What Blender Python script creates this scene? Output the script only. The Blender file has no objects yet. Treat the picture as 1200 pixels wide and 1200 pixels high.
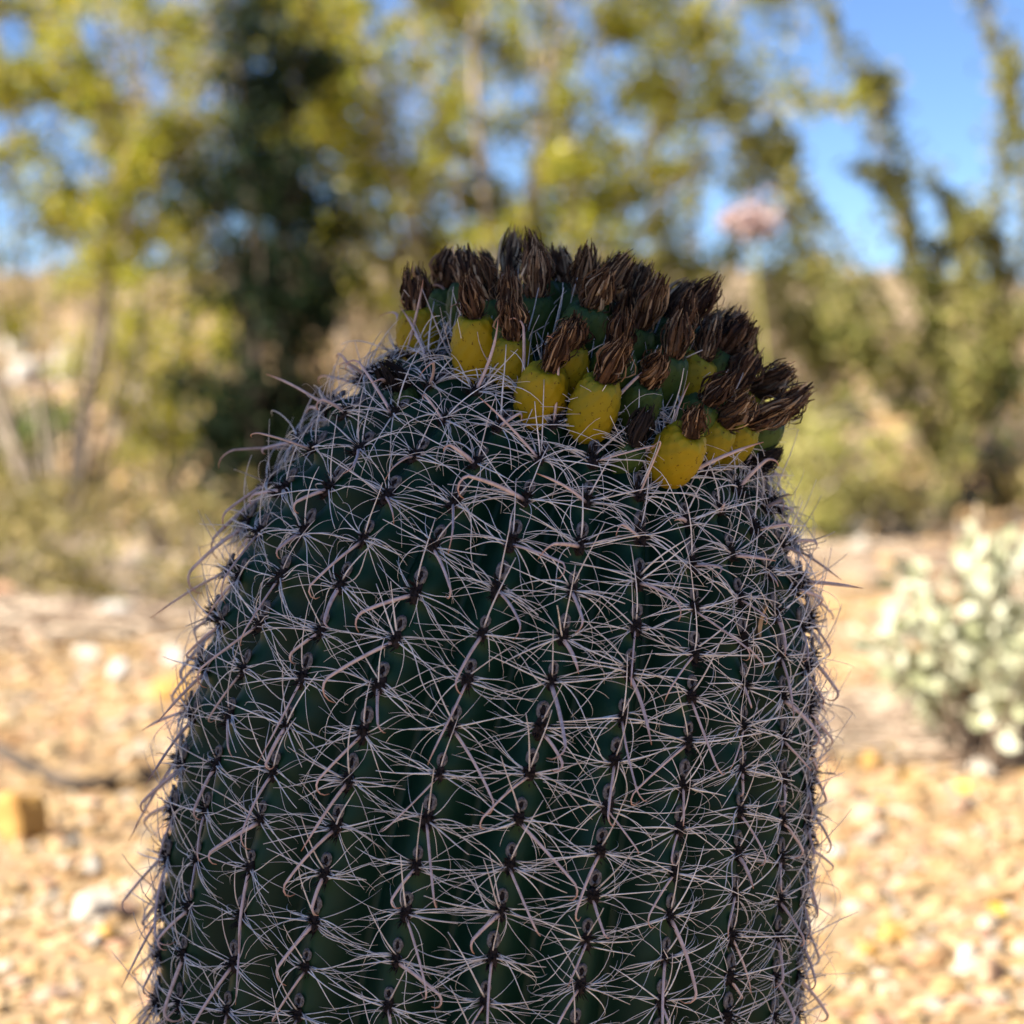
import bpy, math, random
import numpy as np
from mathutils import Vector, Matrix

random.seed(11)
rng = np.random.default_rng(11)
R_ = math.radians
scene = bpy.context.scene
C = scene.collection

# ------------------------------------------------------------------ camera, sky, sun, exposure
CAM_Y, CAM_Z, TAN = -1.6, 0.75, 0.2187
cam = bpy.data.cameras.new('camera')
cam.sensor_width = 36.0
cam.lens = 18.0 / TAN
cam.clip_start, cam.clip_end = 0.05, 3000.0
cam.dof.use_dof = True
cam.dof.focus_distance = 1.43
cam.dof.aperture_fstop = 5.5
cam.dof.aperture_blades = 0
cam_o = bpy.data.objects.new('camera', cam); C.objects.link(cam_o)
cam_o.location = (0, CAM_Y, CAM_Z)
cam_o.rotation_euler = (R_(90 - 3.55), 0, 0)
scene.camera = cam_o

SUN_EL = R_(38)
SUN_DIR = Vector((-math.cos(SUN_EL) * 0.88, -math.cos(SUN_EL) * 0.475, math.sin(SUN_EL))).normalized()   # towards the sun
world = bpy.data.worlds.new('World'); scene.world = world
world.use_nodes = True
wn = world.node_tree.nodes; wl = world.node_tree.links
sky = wn.new('ShaderNodeTexSky'); sky.sky_type = 'NISHITA'; sky.sun_disc = False
sky.sun_elevation = SUN_EL
sky.sun_rotation = math.atan2(SUN_DIR.x, SUN_DIR.y)
sky.altitude = 2500; sky.air_density = 0.65; sky.dust_density = 0.0; sky.ozone_density = 5.0
bg = wn['Background']; bg.inputs['Strength'].default_value = 0.05
wl.new(sky.outputs['Color'], bg.inputs['Color'])

sun = bpy.data.lights.new('sun', 'SUN')
sun.energy = 5.0; sun.angle = R_(0.53); sun.color = (1.0, 0.92, 0.81)
sun_o = bpy.data.objects.new('sun', sun); C.objects.link(sun_o)
sun_o.rotation_euler = (-SUN_DIR).to_track_quat('-Z', 'Y').to_euler()
sun_o.location = (-4, -2, 6)

vs = scene.view_settings
vs.view_transform = 'Standard'; vs.look = 'None'; vs.gamma = 1.0; vs.use_curve_mapping = False
vs.exposure = 1.98
scene.cycles.use_denoising = True
scene.cycles.max_bounces = 6
scene.cycles.sample_clamp_indirect = 4.0

# ------------------------------------------------------------------ helpers
def mesh_from(name, verts, faces, mat=None, smooth=True, attrs=None, mats=None, midx=None):
    me = bpy.data.meshes.new(name)
    V = np.asarray(verts, dtype=np.float64)
    me.from_pydata(V.tolist(), [], faces if isinstance(faces, list) else faces.tolist())
    if attrs:
        for an, vals in attrs.items():
            a = me.attributes.new(an, 'FLOAT', 'POINT')
            a.data.foreach_set('value', np.asarray(vals, dtype=np.float32))
    if mats:
        for m in mats: me.materials.append(m)
        if midx is not None: me.polygons.foreach_set('material_index', np.asarray(midx, dtype=np.int32))
    elif mat: me.materials.append(mat)
    me.polygons.foreach_set('use_smooth', [smooth] * len(me.polygons))
    me.update()
    return me

def obj(name, me, parent=None, loc=None, rot=None):
    o = bpy.data.objects.new(name, me); C.objects.link(o)
    if parent: o.parent = parent
    if loc is not None: o.location = loc
    if rot is not None: o.rotation_euler = rot
    return o

def tag(o, label=None, cat=None, group=None, kind=None):
    if label: o['label'] = label
    if cat: o['category'] = cat
    if group: o['group'] = group
    if kind: o['kind'] = kind
    return o

def thing(name, label, cat, loc=(0, 0, 0), rz=0, group=None):
    o = obj(name, None, None, loc, (0, 0, rz))
    return tag(o, label, cat, group)

class MB:
    """collects verts, faces and a per-vertex float"""
    def __init__(s): s.v = []; s.f = []; s.a = []; s.n = 0
    def add(s, V, F, A=None):
        V = np.asarray(V, float)
        s.v.append(V)
        s.f.extend([[i + s.n for i in f] for f in F])
        s.a.append(np.zeros(len(V)) if A is None else np.asarray(A, float))
        s.n += len(V)
    def mesh(s, name, mat, smooth=True, attr='t'):
        return mesh_from(name, np.concatenate(s.v), s.f, mat, smooth, {attr: np.concatenate(s.a)})

def norm(v): return v / (np.linalg.norm(v) + 1e-12)

def tube(pts, rad, sides=4, flat=None, flatdir=None):
    """pts (M,3), rad (M,) -> verts, faces, t"""
    pts = np.asarray(pts, float); M = len(pts)
    tan = np.gradient(pts, axis=0)
    tan /= np.linalg.norm(tan, axis=1, keepdims=True) + 1e-12
    ref = np.array([0.31, 0.17, 0.93]) if flatdir is None else np.asarray(flatdir, float)
    a = np.cross(tan, ref); a /= np.linalg.norm(a, axis=1, keepdims=True) + 1e-9
    b = np.cross(tan, a)
    ang = np.arange(sides) / sides * 2 * math.pi
    fl = 1.0 if flat is None else flat
    V = (pts[:, None, :] + rad[:, None, None] * (np.cos(ang)[None, :, None] * a[:, None, :] + fl * np.sin(ang)[None, :, None] * b[:, None, :])).reshape(-1, 3)
    F = []
    for i in range(M - 1):
        for j in range(sides):
            k = (j + 1) % sides
            F.append([i * sides + j, i * sides + k, (i + 1) * sides + k, (i + 1) * sides + j])
    F.append(list(range(sides))[::-1]); F.append([(M - 1) * sides + j for j in range(sides)])
    T = np.repeat(np.linspace(0, 1, M), sides)
    return V, F, T

def catmull(P, n):
    P = np.asarray(P, float)
    Q = np.vstack([2 * P[0] - P[1], P, 2 * P[-1] - P[-2]])
    out = []
    segs = len(P) - 1
    for u in np.linspace(0, segs - 1e-9, n):
        i = int(u); t = u - i
        a, b, c, d = Q[i], Q[i + 1], Q[i + 2], Q[i + 3]
        out.append(0.5 * ((2 * b) + (-a + c) * t + (2 * a - 5 * b + 4 * c - d) * t * t + (-a + 3 * b - 3 * c + d) * t ** 3))
    return np.array(out)

# ------------------------------------------------------------------ materials
def new_mat(name):
    m = bpy.data.materials.new(name); m.use_nodes = True
    nt = m.node_tree
    return m, nt, nt.nodes, nt.links, nt.nodes['Principled BSDF']

def ramp(nodes, stops, interp='LINEAR'):
    r = nodes.new('ShaderNodeValToRGB'); cr = r.color_ramp; cr.interpolation = interp
    while len(cr.elements) > 1: cr.elements.remove(cr.elements[-1])
    cr.elements[0].position = stops[0][0]; cr.elements[0].color = (*stops[0][1], 1)
    for p, c in stops[1:]:
        e = cr.elements.new(p); e.color = (*c, 1)
    return r

def noise(nodes, links, scale, detail=4, rough=0.55, coord='Object'):
    tc = nodes.new('ShaderNodeTexCoord'); n = nodes.new('ShaderNodeTexNoise')
    n.inputs['Scale'].default_value = scale; n.inputs['Detail'].default_value = detail
    n.inputs['Roughness'].default_value = rough
    links.new(tc.outputs[coord], n.inputs['Vector'])
    return n

def bump(nodes, links, bsdf, src, strength=0.3, dist=0.002):
    b = nodes.new('ShaderNodeBump'); b.inputs['Strength'].default_value = strength; b.inputs['Distance'].default_value = dist
    links.new(src, b.inputs['Height']); links.new(b.outputs['Normal'], bsdf.inputs['Normal'])

def mat_noise(name, stops, scale, rough=0.85, bs=0.4, bd=0.004, detail=5, spec=0.3):
    m, nt, n, l, b = new_mat(name)
    t = noise(n, l, scale, detail); r = ramp(n, stops)
    l.new(t.outputs['Fac'], r.inputs['Fac']); l.new(r.outputs['Color'], b.inputs['Base Color'])
    b.inputs['Roughness'].default_value = rough; b.inputs['Specular IOR Level'].default_value = spec
    bump(n, l, b, t.outputs['Fac'], bs, bd)
    return m

def mat_island(name, stops, rough=0.8, transl=0.0, nscale=None, spec=0.3, interp='LINEAR'):
    """colour differs from piece to piece"""
    m, nt, n, l, b = new_mat(name)
    g = n.new('ShaderNodeNewGeometry'); r = ramp(n, stops, interp)
    l.new(g.outputs['Random Per Island'], r.inputs['Fac'])
    col = r.outputs['Color']
    if nscale:
        t = noise(n, l, nscale, 4)
        mx = n.new('ShaderNodeMix'); mx.data_type = 'RGBA'; mx.blend_type = 'MULTIPLY'
        rr = ramp(n, [(0.3, (0.72, 0.68, 0.62)), (0.65, (1.1, 1.08, 1.05))])
        l.new(t.outputs['Fac'], rr.inputs['Fac'])
        mx.inputs['Factor'].default_value = 0.8
        l.new(col, mx.inputs[6]); l.new(rr.outputs['Color'], mx.inputs[7]); col = mx.outputs[2]
        bump(n, l, b, t.outputs['Fac'], 0.4, 0.004)
    l.new(col, b.inputs['Base Color'])
    b.inputs['Roughness'].default_value = rough; b.inputs['Specular IOR Level'].default_value = spec
    if transl > 0:
        tr = n.new('ShaderNodeBsdfTranslucent'); l.new(col, tr.inputs['Color'])
        ms = n.new('ShaderNodeMixShader'); ms.inputs[0].default_value = transl
        out = n['Material Output']
        l.new(b.outputs[0], ms.inputs[1]); l.new(tr.outputs[0], ms.inputs[2]); l.new(ms.outputs[0], out.inputs['Surface'])
    return m

M = {}
M['gravel'] = mat_island('gravel', [(0, (.15, .083, .036)), (.12, (.28, .185, .085)), (.35, (.35, .24, .118)), (.55, (.37, .285, .165)), (.7, (.32, .19, .09)), (.8, (.29, .17, .115)), (.9, (.40, .345, .265)), (1, (.24, .21, .175))], .85, nscale=60)
M['soil'] = mat_noise('soil', [(.3, (.18, .115, .06)), (.5, (.265, .18, .095)), (.7, (.32, .23, .135))], 9, .95, .5, .01)
M['hill'] = mat_noise('hill', [(.3, (.14, .11, .06)), (.5, (.26, .19, .115)), (.7, (.34, .25, .16))], .5, .95, .4, .1)
M['bark'] = mat_noise('bark', [(.3, (.17, .135, .105)), (.55, (.34, .28, .22)), (.75, (.48, .41, .34))], 14, .9)
M['bark_shade_tone'] = mat_noise('bark_shade_tone', [(.3, (.035, .026, .018)), (.7, (.09, .068, .05))], 14, .9)  # near-black bark holds tree shade and gravel branch shadows in its colour
M['leaf_creosote'] = mat_island('leaf_creosote', [(0, (.17, .20, .024)), (.4, (.29, .30, .033)), (.75, (.41, .38, .042)), (.93, (.50, .40, .055)), (1, (.60, .43, .065))], .35, .55)
M['leaf_shade_tone'] = mat_island('leaf_shade_tone', [(0, (.003, .008, .004)), (.6, (.006, .015, .005)), (1, (.018, .030, .008))], .6, .08, spec=.1)  # near-black greens put the background tree's shade into the leaf colour
M['leaf_ocotillo'] = mat_island('leaf_ocotillo', [(0, (.11, .13, .035)), (.5, (.22, .22, .055)), (1, (.40, .35, .11))], .45, .5)
M['leaf_lime'] = mat_island('leaf_lime', [(0, (.24, .26, .06)), (.5, (.38, .36, .10)), (1, (.50, .45, .17))], .6, .4)
M['leaf_silver'] = mat_island('leaf_silver', [(0, (.27, .29, .15)), (.5, (.46, .47, .31)), (1, (.64, .64, .50))], .7, .3)
M['leaf_olive'] = mat_island('leaf_olive', [(0, (.13, .12, .035)), (.5, (.24, .20, .06)), (1, (.40, .31, .13))], .55, .4)
M['leaf_green'] = mat_island('leaf_green', [(0, (.06, .10, .02)), (1, (.15, .20, .035))], .6, .35)
M['ocotillo_stem'] = mat_noise('ocotillo_stem', [(.35, (.12, .11, .05)), (.6, (.24, .19, .10)), (.75, (.42, .30, .15))], 9, .9)
M['pear'] = mat_noise('pear', [(.3, (.24, .25, .085)), (.7, (.40, .38, .16))], 8, .7)
M['pebble_pale'] = mat_noise('pebble_pale', [(.3, (.33, .29, .235)), (.7, (.48, .435, .365))], 20, .85)
M['pebble_orange'] = mat_noise('pebble_orange', [(.3, (.31, .16, .04)), (.7, (.42, .26, .08))], 16, .85)
M['pebble_brown'] = mat_noise('pebble_brown', [(.3, (.26, .16, .10)), (.7, (.44, .30, .20))], 16, .85)
M['pebble_grey'] = mat_noise('pebble_grey', [(.3, (.28, .27, .25)), (.7, (.46, .44, .41))], 16, .85)
M['twig'] = mat_island('twig', [(0, (.16, .11, .075)), (.6, (.30, .23, .165)), (1, (.50, .42, .32))], .9)
M['petal_yellow'] = mat_noise('petal_yellow', [(.3, (.62, .42, .01)), (.7, (.78, .60, .02))], 60, .6)
M['petal_pink'] = mat_island('petal_pink', [(0, (.48, .34, .32)), (1, (.58, .47, .45))], .6, .4)
M['shade_blocker'] = mat_noise('shade_blocker', [(.3, (.07, .10, .04)), (.7, (.12, .16, .07))], 6, .6)

def mat_skin():
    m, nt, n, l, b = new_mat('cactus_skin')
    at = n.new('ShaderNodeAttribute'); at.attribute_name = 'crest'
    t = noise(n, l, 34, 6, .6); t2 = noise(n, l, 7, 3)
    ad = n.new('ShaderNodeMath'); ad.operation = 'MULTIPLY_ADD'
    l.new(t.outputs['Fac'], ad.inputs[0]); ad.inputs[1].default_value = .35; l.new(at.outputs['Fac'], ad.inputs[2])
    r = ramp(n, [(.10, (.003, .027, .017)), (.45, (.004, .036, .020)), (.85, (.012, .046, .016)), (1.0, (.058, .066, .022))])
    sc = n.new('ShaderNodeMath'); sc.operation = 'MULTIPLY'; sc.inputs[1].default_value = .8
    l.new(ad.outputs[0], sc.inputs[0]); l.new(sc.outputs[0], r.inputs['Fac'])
    mx = n.new('ShaderNodeMix'); mx.data_type = 'RGBA'
    age = n.new('ShaderNodeAttribute'); age.attribute_name = 'age'
    am = n.new('ShaderNodeMath'); am.operation = 'MULTIPLY'
    l.new(age.outputs['Fac'], am.inputs[0]); l.new(t2.outputs['Fac'], am.inputs[1])
    l.new(am.outputs[0], mx.inputs['Factor']); l.new(r.outputs['Color'], mx.inputs[6]); mx.inputs[7].default_value = (.014, .034, .011, 1)
    l.new(mx.outputs[2], b.inputs['Base Color'])
    b.inputs['Roughness'].default_value = .5; b.inputs['Specular IOR Level'].default_value = .22
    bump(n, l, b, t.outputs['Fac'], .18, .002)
    return m
M['skin'] = mat_skin()

def mat_spine(name, base, mid, tip):
    m, nt, n, l, b = new_mat(name)
    at = n.new('ShaderNodeAttribute'); at.attribute_name = 't'
    r = ramp(n, [(0, base), (.10, mid), (.72, mid), (1, tip)])
    l.new(at.outputs['Fac'], r.inputs['Fac'])
    g = n.new('ShaderNodeNewGeometry')
    rr = ramp(n, [(0, (.66, .61, .61)), (.5, (.92, .91, .91)), (1, (1.05, 1.05, 1.05))])
    l.new(g.outputs['Random Per Island'], rr.inputs['Fac'])
    t = noise(n, l, 220, 3)
    rn = ramp(n, [(.3, (.7, .68, .68)), (.6, (1, 1, 1))]); l.new(t.outputs['Fac'], rn.inputs['Fac'])
    mx = n.new('ShaderNodeMix'); mx.data_type = 'RGBA'; mx.blend_type = 'MULTIPLY'; mx.inputs['Factor'].default_value = 1
    l.new(r.outputs['Color'], mx.inputs[6]); l.new(rr.outputs['Color'], mx.inputs[7])
    m2 = n.new('ShaderNodeMix'); m2.data_type = 'RGBA'; m2.blend_type = 'MULTIPLY'; m2.inputs['Factor'].default_value = 1
    l.new(mx.outputs[2], m2.inputs[6]); l.new(rn.outputs['Color'], m2.inputs[7])
    l.new(m2.outputs[2], b.inputs['Base Color']); b.inputs['Roughness'].default_value = .55
    b.inputs['Specular IOR Level'].default_value = .35
    return m
M['radial'] = mat_spine('radial_spine', (.06, .05, .055), (.88, .87, .88), (.88, .82, .78))
M['central'] = mat_spine('central_spine', (.05, .035, .04), (.70, .57, .58), (.55, .27, .16))
M['areole_dark'] = mat_noise('areole_dark', [(.35, (.008, .006, .007)), (.7, (.04, .03, .032))], 500, .95, .8, .002)
M['areole_wool'] = mat_noise('areole_wool', [(.3, (.05, .046, .05)), (.7, (.27, .255, .265))], 700, .95, .8, .001)

def mat_fruit(name, low, high):
    m, nt, n, l, b = new_mat(name)
    at = n.new('ShaderNodeAttribute'); at.attribute_name = 't'
    t = noise(n, l, 90, 4); sp = noise(n, l, 330, 2)
    ad = n.new('ShaderNodeMath'); ad.operation = 'MULTIPLY_ADD'
    l.new(t.outputs['Fac'], ad.inputs[0]); ad.inputs[1].default_value = .7; l.new(at.outputs['Fac'], ad.inputs[2])
    r = ramp(n, [(.35, low), (1.0, tuple((a + c) / 2 for a, c in zip(low, high))), (1.3, high)])
    hs = n.new('ShaderNodeMath'); hs.operation = 'MULTIPLY'; hs.inputs[1].default_value = .75
    l.new(ad.outputs[0], hs.inputs[0]); l.new(hs.outputs[0], r.inputs['Fac'])
    rs = ramp(n, [(.30, (.25, .16, .06)), (.36, (1, 1, 1))]); l.new(sp.outputs['Fac'], rs.inputs['Fac'])
    mx = n.new('ShaderNodeMix'); mx.data_type = 'RGBA'; mx.blend_type = 'MULTIPLY'; mx.inputs['Factor'].default_value = .85
    l.new(r.outputs['Color'], mx.inputs[6]); l.new(rs.outputs['Color'], mx.inputs[7])
    l.new(mx.outputs[2], b.inputs['Base Color']); b.inputs['Roughness'].default_value = .55; b.inputs['Specular IOR Level'].default_value = .25
    b.inputs['Subsurface Weight'].default_value = .12; b.inputs['Subsurface Radius'].default_value = (.006, .004, .001)
    bump(n, l, b, t.outputs['Fac'], .25, .001)
    return m
M['fruit_yellow'] = mat_fruit('fruit_yellow', (.33, .225, .003), (.30, .25, .007))
M['fruit_lime'] = mat_fruit('fruit_lime', (.30, .22, .004), (.20, .20, .012))
M['fruit_green'] = mat_fruit('fruit_green', (.06, .105, .018), (.03, .068, .02))
M['dried'] = mat_island('dried_flower', [(0, (.020, .010, .007)), (.3, (.058, .033, .022)), (.55, (.125, .079, .05)), (.8, (.27, .20, .135)), (1, (.50, .41, .30))], .85, .1, nscale=260)
def tint_by_object(m):
    n, l = m.node_tree.nodes, m.node_tree.links
    b = n['Principled BSDF']; src = b.inputs['Base Color'].links[0].from_socket
    oi = n.new('ShaderNodeObjectInfo'); r = ramp(n, [(0, (.7, .58, .52)), (.35, (1.0, .86, .76)), (.7, (1.25, 1.18, 1.08)), (1, (1.7, 1.6, 1.5))])
    l.new(oi.outputs['Random'], r.inputs['Fac'])
    mx = n.new('ShaderNodeMix'); mx.data_type = 'RGBA'; mx.blend_type = 'MULTIPLY'; mx.inputs['Factor'].default_value = 1
    l.new(src, mx.inputs[6]); l.new(r.outputs['Color'], mx.inputs[7]); l.new(mx.outputs[2], b.inputs['Base Color'])
tint_by_object(M['dried'])
M['dried_dark'] = mat_island('dried_dark', [(0, (.006, .005, .006)), (1, (.035, .025, .022))], .9)
M['dry_leaf'] = mat_noise('dry_leaf', [(.3, (.34, .22, .12)), (.7, (.52, .37, .22))], 120, .8)

# ------------------------------------------------------------------ ground
def hsh(x, y, s=0): return math.sin(x * 1.31 + y * .77 + s) * .5 + math.sin(x * .53 - y * 1.13 + 1.7 * s) * .5
def gz(x, y):
    """height of the ground"""
    d = y + 1.6
    t = min(max((d - 9.0) / 30.0, 0), 1); t = t * t * (3 - 2 * t)
    h = t * (1.75 - 0.06 * x)
    h += .02 * hsh(x * 1.3, y * 1.3) * min(1, max(0, (d - 2.2) / 2))
    h += .10 * hsh(x * .45, y * .4, 2.0) * min(1, max(0, (d - 8) / 6))
    far = min(max((d - 45) / 80, 0), 1)
    return h * (1 - .35 * far)

def X(px, Z): return (px - 600) / 600 * TAN * Z
def H(py, Z): return CAM_Z - (py - 430) / 600 * TAN * Z

ys = np.concatenate([np.linspace(-60, -3, 14), np.linspace(-2.6, 16, 94), np.linspace(17, 60, 44), np.linspace(66, 900, 26)])
xs = np.concatenate([-np.geomspace(900, 9, 22), np.linspace(-8.6, 8.6, 87), np.geomspace(9, 900, 22)])
gv = [(x, y, gz(x, y)) for y in ys for x in xs]
nx = len(xs)
gf = [[j * nx + i, j * nx + i + 1, (j + 1) * nx + i + 1, (j + 1) * nx + i] for j in range(len(ys) - 1) for i in range(nx - 1)]
tag(obj('ground', mesh_from('ground', gv, gf, M['soil'])), kind='structure')

# far tan hills that close the view
hv, hf = [], []
hx = np.linspace(-160, 160, 90)
for j, yy in enumerate(np.linspace(70, 150, 14)):
    for x in hx:
        t = math.sin(math.pi * min(1, (j + .0) / 9.5) / 2)
        top = 4.9 - .035 * x + 1.1 * math.sin(x * .045 + .6) + .5 * math.sin(x * .13 + 2) + .25 * math.sin(x * .41 + yy)
        hv.append((x, yy, .6 + t * (top - .6) * (1.0 + (yy - 70) / 260)))
for j in range(13):
    for i in range(89):
        hf.append([j * 90 + i, j * 90 + i + 1, (j + 1) * 90 + i + 1, (j + 1) * 90 + i])
tag(obj('hill', mesh_from('hill', hv, hf, M['hill'])), kind='structure')

# gravel: nobody could count it
ICO_V = []
ph = (1 + 5 ** .5) / 2
for a in (-1, 1):
    for b in (-ph, ph): ICO_V += [(a, b, 0), (0, a, b), (b, 0, a)]
ICO_V = np.array(ICO_V) / math.hypot(1, ph)
ICO_F = []
for i in range(12):
    for j in range(i + 1, 12):
        for k in range(j + 1, 12):
            d = [np.linalg.norm(ICO_V[i] - ICO_V[j]), np.linalg.norm(ICO_V[j] - ICO_V[k]), np.linalg.norm(ICO_V[i] - ICO_V[k])]
            if max(d) < 1.06:
                n_ = np.cross(ICO_V[j] - ICO_V[i], ICO_V[k] - ICO_V[i])
                ICO_F.append([i, j, k] if n_ @ ICO_V[i] > 0 else [i, k, j])
ICO_F = np.array(ICO_F)

def scatter_stones(pos, size, squash=.6):
    N = len(pos)
    base = ICO_V[None] * (1 + .28 * rng.standard_normal((N, 12, 1)).clip(-1.5, 1.5))
    sc = np.stack([size * rng.uniform(.75, 1.25, N), size * rng.uniform(.75, 1.25, N), size * squash * rng.uniform(.7, 1.2, N)], 1)
    v = base * sc[:, None]
    an = rng.uniform(0, 2 * math.pi, N); c, s = np.cos(an)[:, None], np.sin(an)[:, None]
    x, y = v[..., 0] * c - v[..., 1] * s, v[..., 0] * s + v[..., 1] * c
    v = np.stack([x, y, v[..., 2]], -1) + pos[:, None]
    f = (ICO_F[None] + (np.arange(N) * 12)[:, None, None]).reshape(-1, 3)
    return v.reshape(-1, 3), f

gp, gs = [], []
for d0, d1, n_, s0, s1, wd in ((1.9, 4.0, 9500, .007, .021, 1.9), (4.0, 7.0, 8500, .010, .029, 3.2), (7.0, 13.0, 7500, .015, .075, 5.8), (13, 24, 4200, .03, .13, 10.0)):
    k = 0
    while k < n_:
        d = math.sqrt(random.uniform(d0 * d0, d1 * d1)); x = random.uniform(-1, 1) * wd * (d / d1) * .98
        s = s0 + (s1 - s0) * random.random() ** 2.6
        y = d - 1.6
        gp.append((x, y, gz(x, y) + s * .15)); gs.append(s); k += 1
for _ in range(1600):
    a = random.uniform(0, 6.283); r = random.uniform(.16, 1.0)
    s = random.uniform(.006, .02); x, y = -.02 + r * math.cos(a), r * math.sin(a)
    gp.append((x, y, gz(x, y) + s * .15)); gs.append(s)
sv, sf = scatter_stones(np.array(gp), np.array(gs))
tag(obj('gravel', mesh_from('gravel', sv, sf, M['gravel'], False)), 'loose tan and cream gravel covering the desert ground', 'gravel', kind='stuff')

# ------------------------------------------------------------------ larger stones
def subdiv_ico(lv=2):
    V = ICO_V.tolist(); F = ICO_F.tolist()
    for _ in range(lv):
        mid = {}; NF = []
        def md(a, b):
            k = (min(a, b), max(a, b))
            if k not in mid:
                p = norm((np.array(V[a]) + np.array(V[b])) / 2); mid[k] = len(V); V.append(p.tolist())
            return mid[k]
        for a, b, c in F:
            ab, bc, ca = md(a, b), md(b, c), md(c, a)
            NF += [[a, ab, ca], [b, bc, ab], [c, ca, bc], [ab, bc, ca]]
        F = NF
    return np.array(V), F
SV2, SF2 = subdiv_ico(2)
def rock_mesh(name, sx, sy, sz, mat, seed, facet=.25):
    r = np.random.default_rng(seed)
    V = SV2.copy()
    for _ in range(9):
        n_ = norm(r.standard_normal(3)); d = r.uniform(.55, .92)
        over = np.maximum(V @ n_ - d, 0); V = V - over[:, None] * n_[None] * .9
    for f_ in (3.1, 6.3):
        off = r.uniform(0, 6, 3)
        V = V * (1 + .05 * (np.sin(V * f_ + off).sum(1)))[:, None]
    V = V * np.array([sx, sy, sz])
    return mesh_from(name, V, SF2, mat, False)

def rock(px, py, w_px, h_px, mat, label, seed, group=None, name='stone', Z=None):
    """a stone lying on the ground seen around that place"""
    if Z is None:
        Z = CAM_Z / ((py + h_px * .5 - 430) / 600 * TAN)
    y = Z - 1.6; x = X(px, Z); s = TAN * Z / 600
    hh = max(h_px * s * .62, .012)
    o = obj(name, rock_mesh(name, w_px * s * .5, w_px * s * .42, hh, M[mat], seed))
    o.location = (x, y, gz(x, y) + hh * .55); o.rotation_euler = (0, 0, random.uniform(-.5, .5))
    if label is None:
        word = {'pebble_pale': 'cream', 'pebble_orange': 'ochre', 'pebble_brown': 'brown', 'pebble_grey': 'grey'}[mat]
        where = 'left' if px < 600 else 'right'
        place = 'lying loose on gravel between barrel cactus and shrubs' if px < 600 else 'lying loose on gravel between barrel cactus and brittlebush'
        if name == 'boulder': label = 'weathered %s boulder on the slope %s' % (word, 'under the creosote bushes' if px < 600 else 'behind the ocotillo'); group = word + ' boulders ' + where
        else: label = 'rounded %s stone %s' % (word, place); group = 'loose %s stones %s' % (word, where)
    return tag(o, label, 'boulder' if name == 'boulder' else 'stone', group)

rock(18, 962, 66, 62, 'pebble_orange', 'large orange ochre stone beside a dark branch-shadow strip on the gravel', 1)
rock(108, 1066, 62, 40, 'pebble_pale', 'chalky white flat stone lying among tan gravel left of the barrel cactus', 2)
rock(1168, 1140, 34, 40, 'pebble_brown', 'dark brown upright stone in gravel right of the barrel cactus', 3)
rock(1140, 1122, 30, 26, 'pebble_pale', 'small white stone touching a dark brown upright stone', 4)
rock(995, 618, 46, 22, 'pebble_pale', 'pale rounded stone under the pale lime shrubs', 5)
rock(965, 590, 60, 36, 'pebble_orange', 'orange brown stone under the pale lime shrubs', 6)
rock(1010, 640, 26, 22, 'pebble_pale', 'small pale stone before the ocotillo base', 7)
rock(40, 600, 30, 24, 'pebble_brown', 'brown stone at the edge of the gravel below the olive shrubs', 8)
rock(200, 815, 60, 30, 'pebble_orange', 'yellow ochre flat stone close behind the barrel cactus', 9)
for i in range(16):
    mk = ['pebble_pale', 'pebble_orange', 'pebble_brown', 'pebble_grey'][i % 4]; px = random.choice([random.uniform(0, 210), random.uniform(985, 1200)]); py = random.uniform(660, 1180)
    rock(px, py, random.uniform(26, 44), random.uniform(18, 28), mk,
         None, 40 + i)
for i, (px, py, w, h, mt) in enumerate([(82, 415, 44, 60, 'pebble_pale'), (170, 440, 36, 26, 'pebble_pale'), (20, 390, 40, 24, 'pebble_pale'), (160, 468, 30, 22, 'pebble_pale'),
                                        (95, 515, 70, 50, 'pebble_brown'), (140, 560, 110, 36, 'pebble_brown'), (215, 370, 50, 40, 'pebble_orange'), (190, 500, 60, 34, 'pebble_brown'),
                                        (40, 470, 60, 34, 'pebble_grey'), (0, 430, 30, 30, 'pebble_pale'), (235, 545, 30, 24, 'pebble_pale'), (930, 560, 40, 28, 'pebble_orange'),
                                        (1180, 470, 70, 40, 'pebble_orange'), (1030, 470, 60, 40, 'pebble_brown')]):
    Z = 15 + (560 - py) * .035 + (i % 3)
    rock(px, py, w, h, mt, None, 80 + i, None, 'boulder', Z)

# ------------------------------------------------------------------ foliage tools
def leaves_mesh(name, P, L, mat, aspect=.5, up=.3):
    """P (N,3) leaf bases, L (N,) lengths: each leaf a folded four-cornered blade"""
    N = len(P); P = np.asarray(P)
    d = rng.standard_normal((N, 3)); d[:, 2] = d[:, 2] * .7 + up; d /= np.linalg.norm(d, axis=1, keepdims=True)
    q = rng.standard_normal((N, 3)); w = np.cross(d, q); w /= np.linalg.norm(w, axis=1, keepdims=True) + 1e-9
    nn = np.cross(d, w)
    L = np.asarray(L)[:, None]
    a = P; b = P + d * L * .5 + w * L * aspect * .5 + nn * L * .08; c = P + d * L; e = P + d * L * .5 - w * L * aspect * .5 + nn * L * .08
    V = np.stack([a, b, c, e], 1).reshape(-1, 3)
    i = np.arange(N)[:, None] * 4
    F = np.concatenate([i + np.array([[0, 1, 2]]), i + np.array([[0, 2, 3]])], 1).reshape(-1, 3)
    return mesh_from(name, V, F, mat, False)

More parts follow.
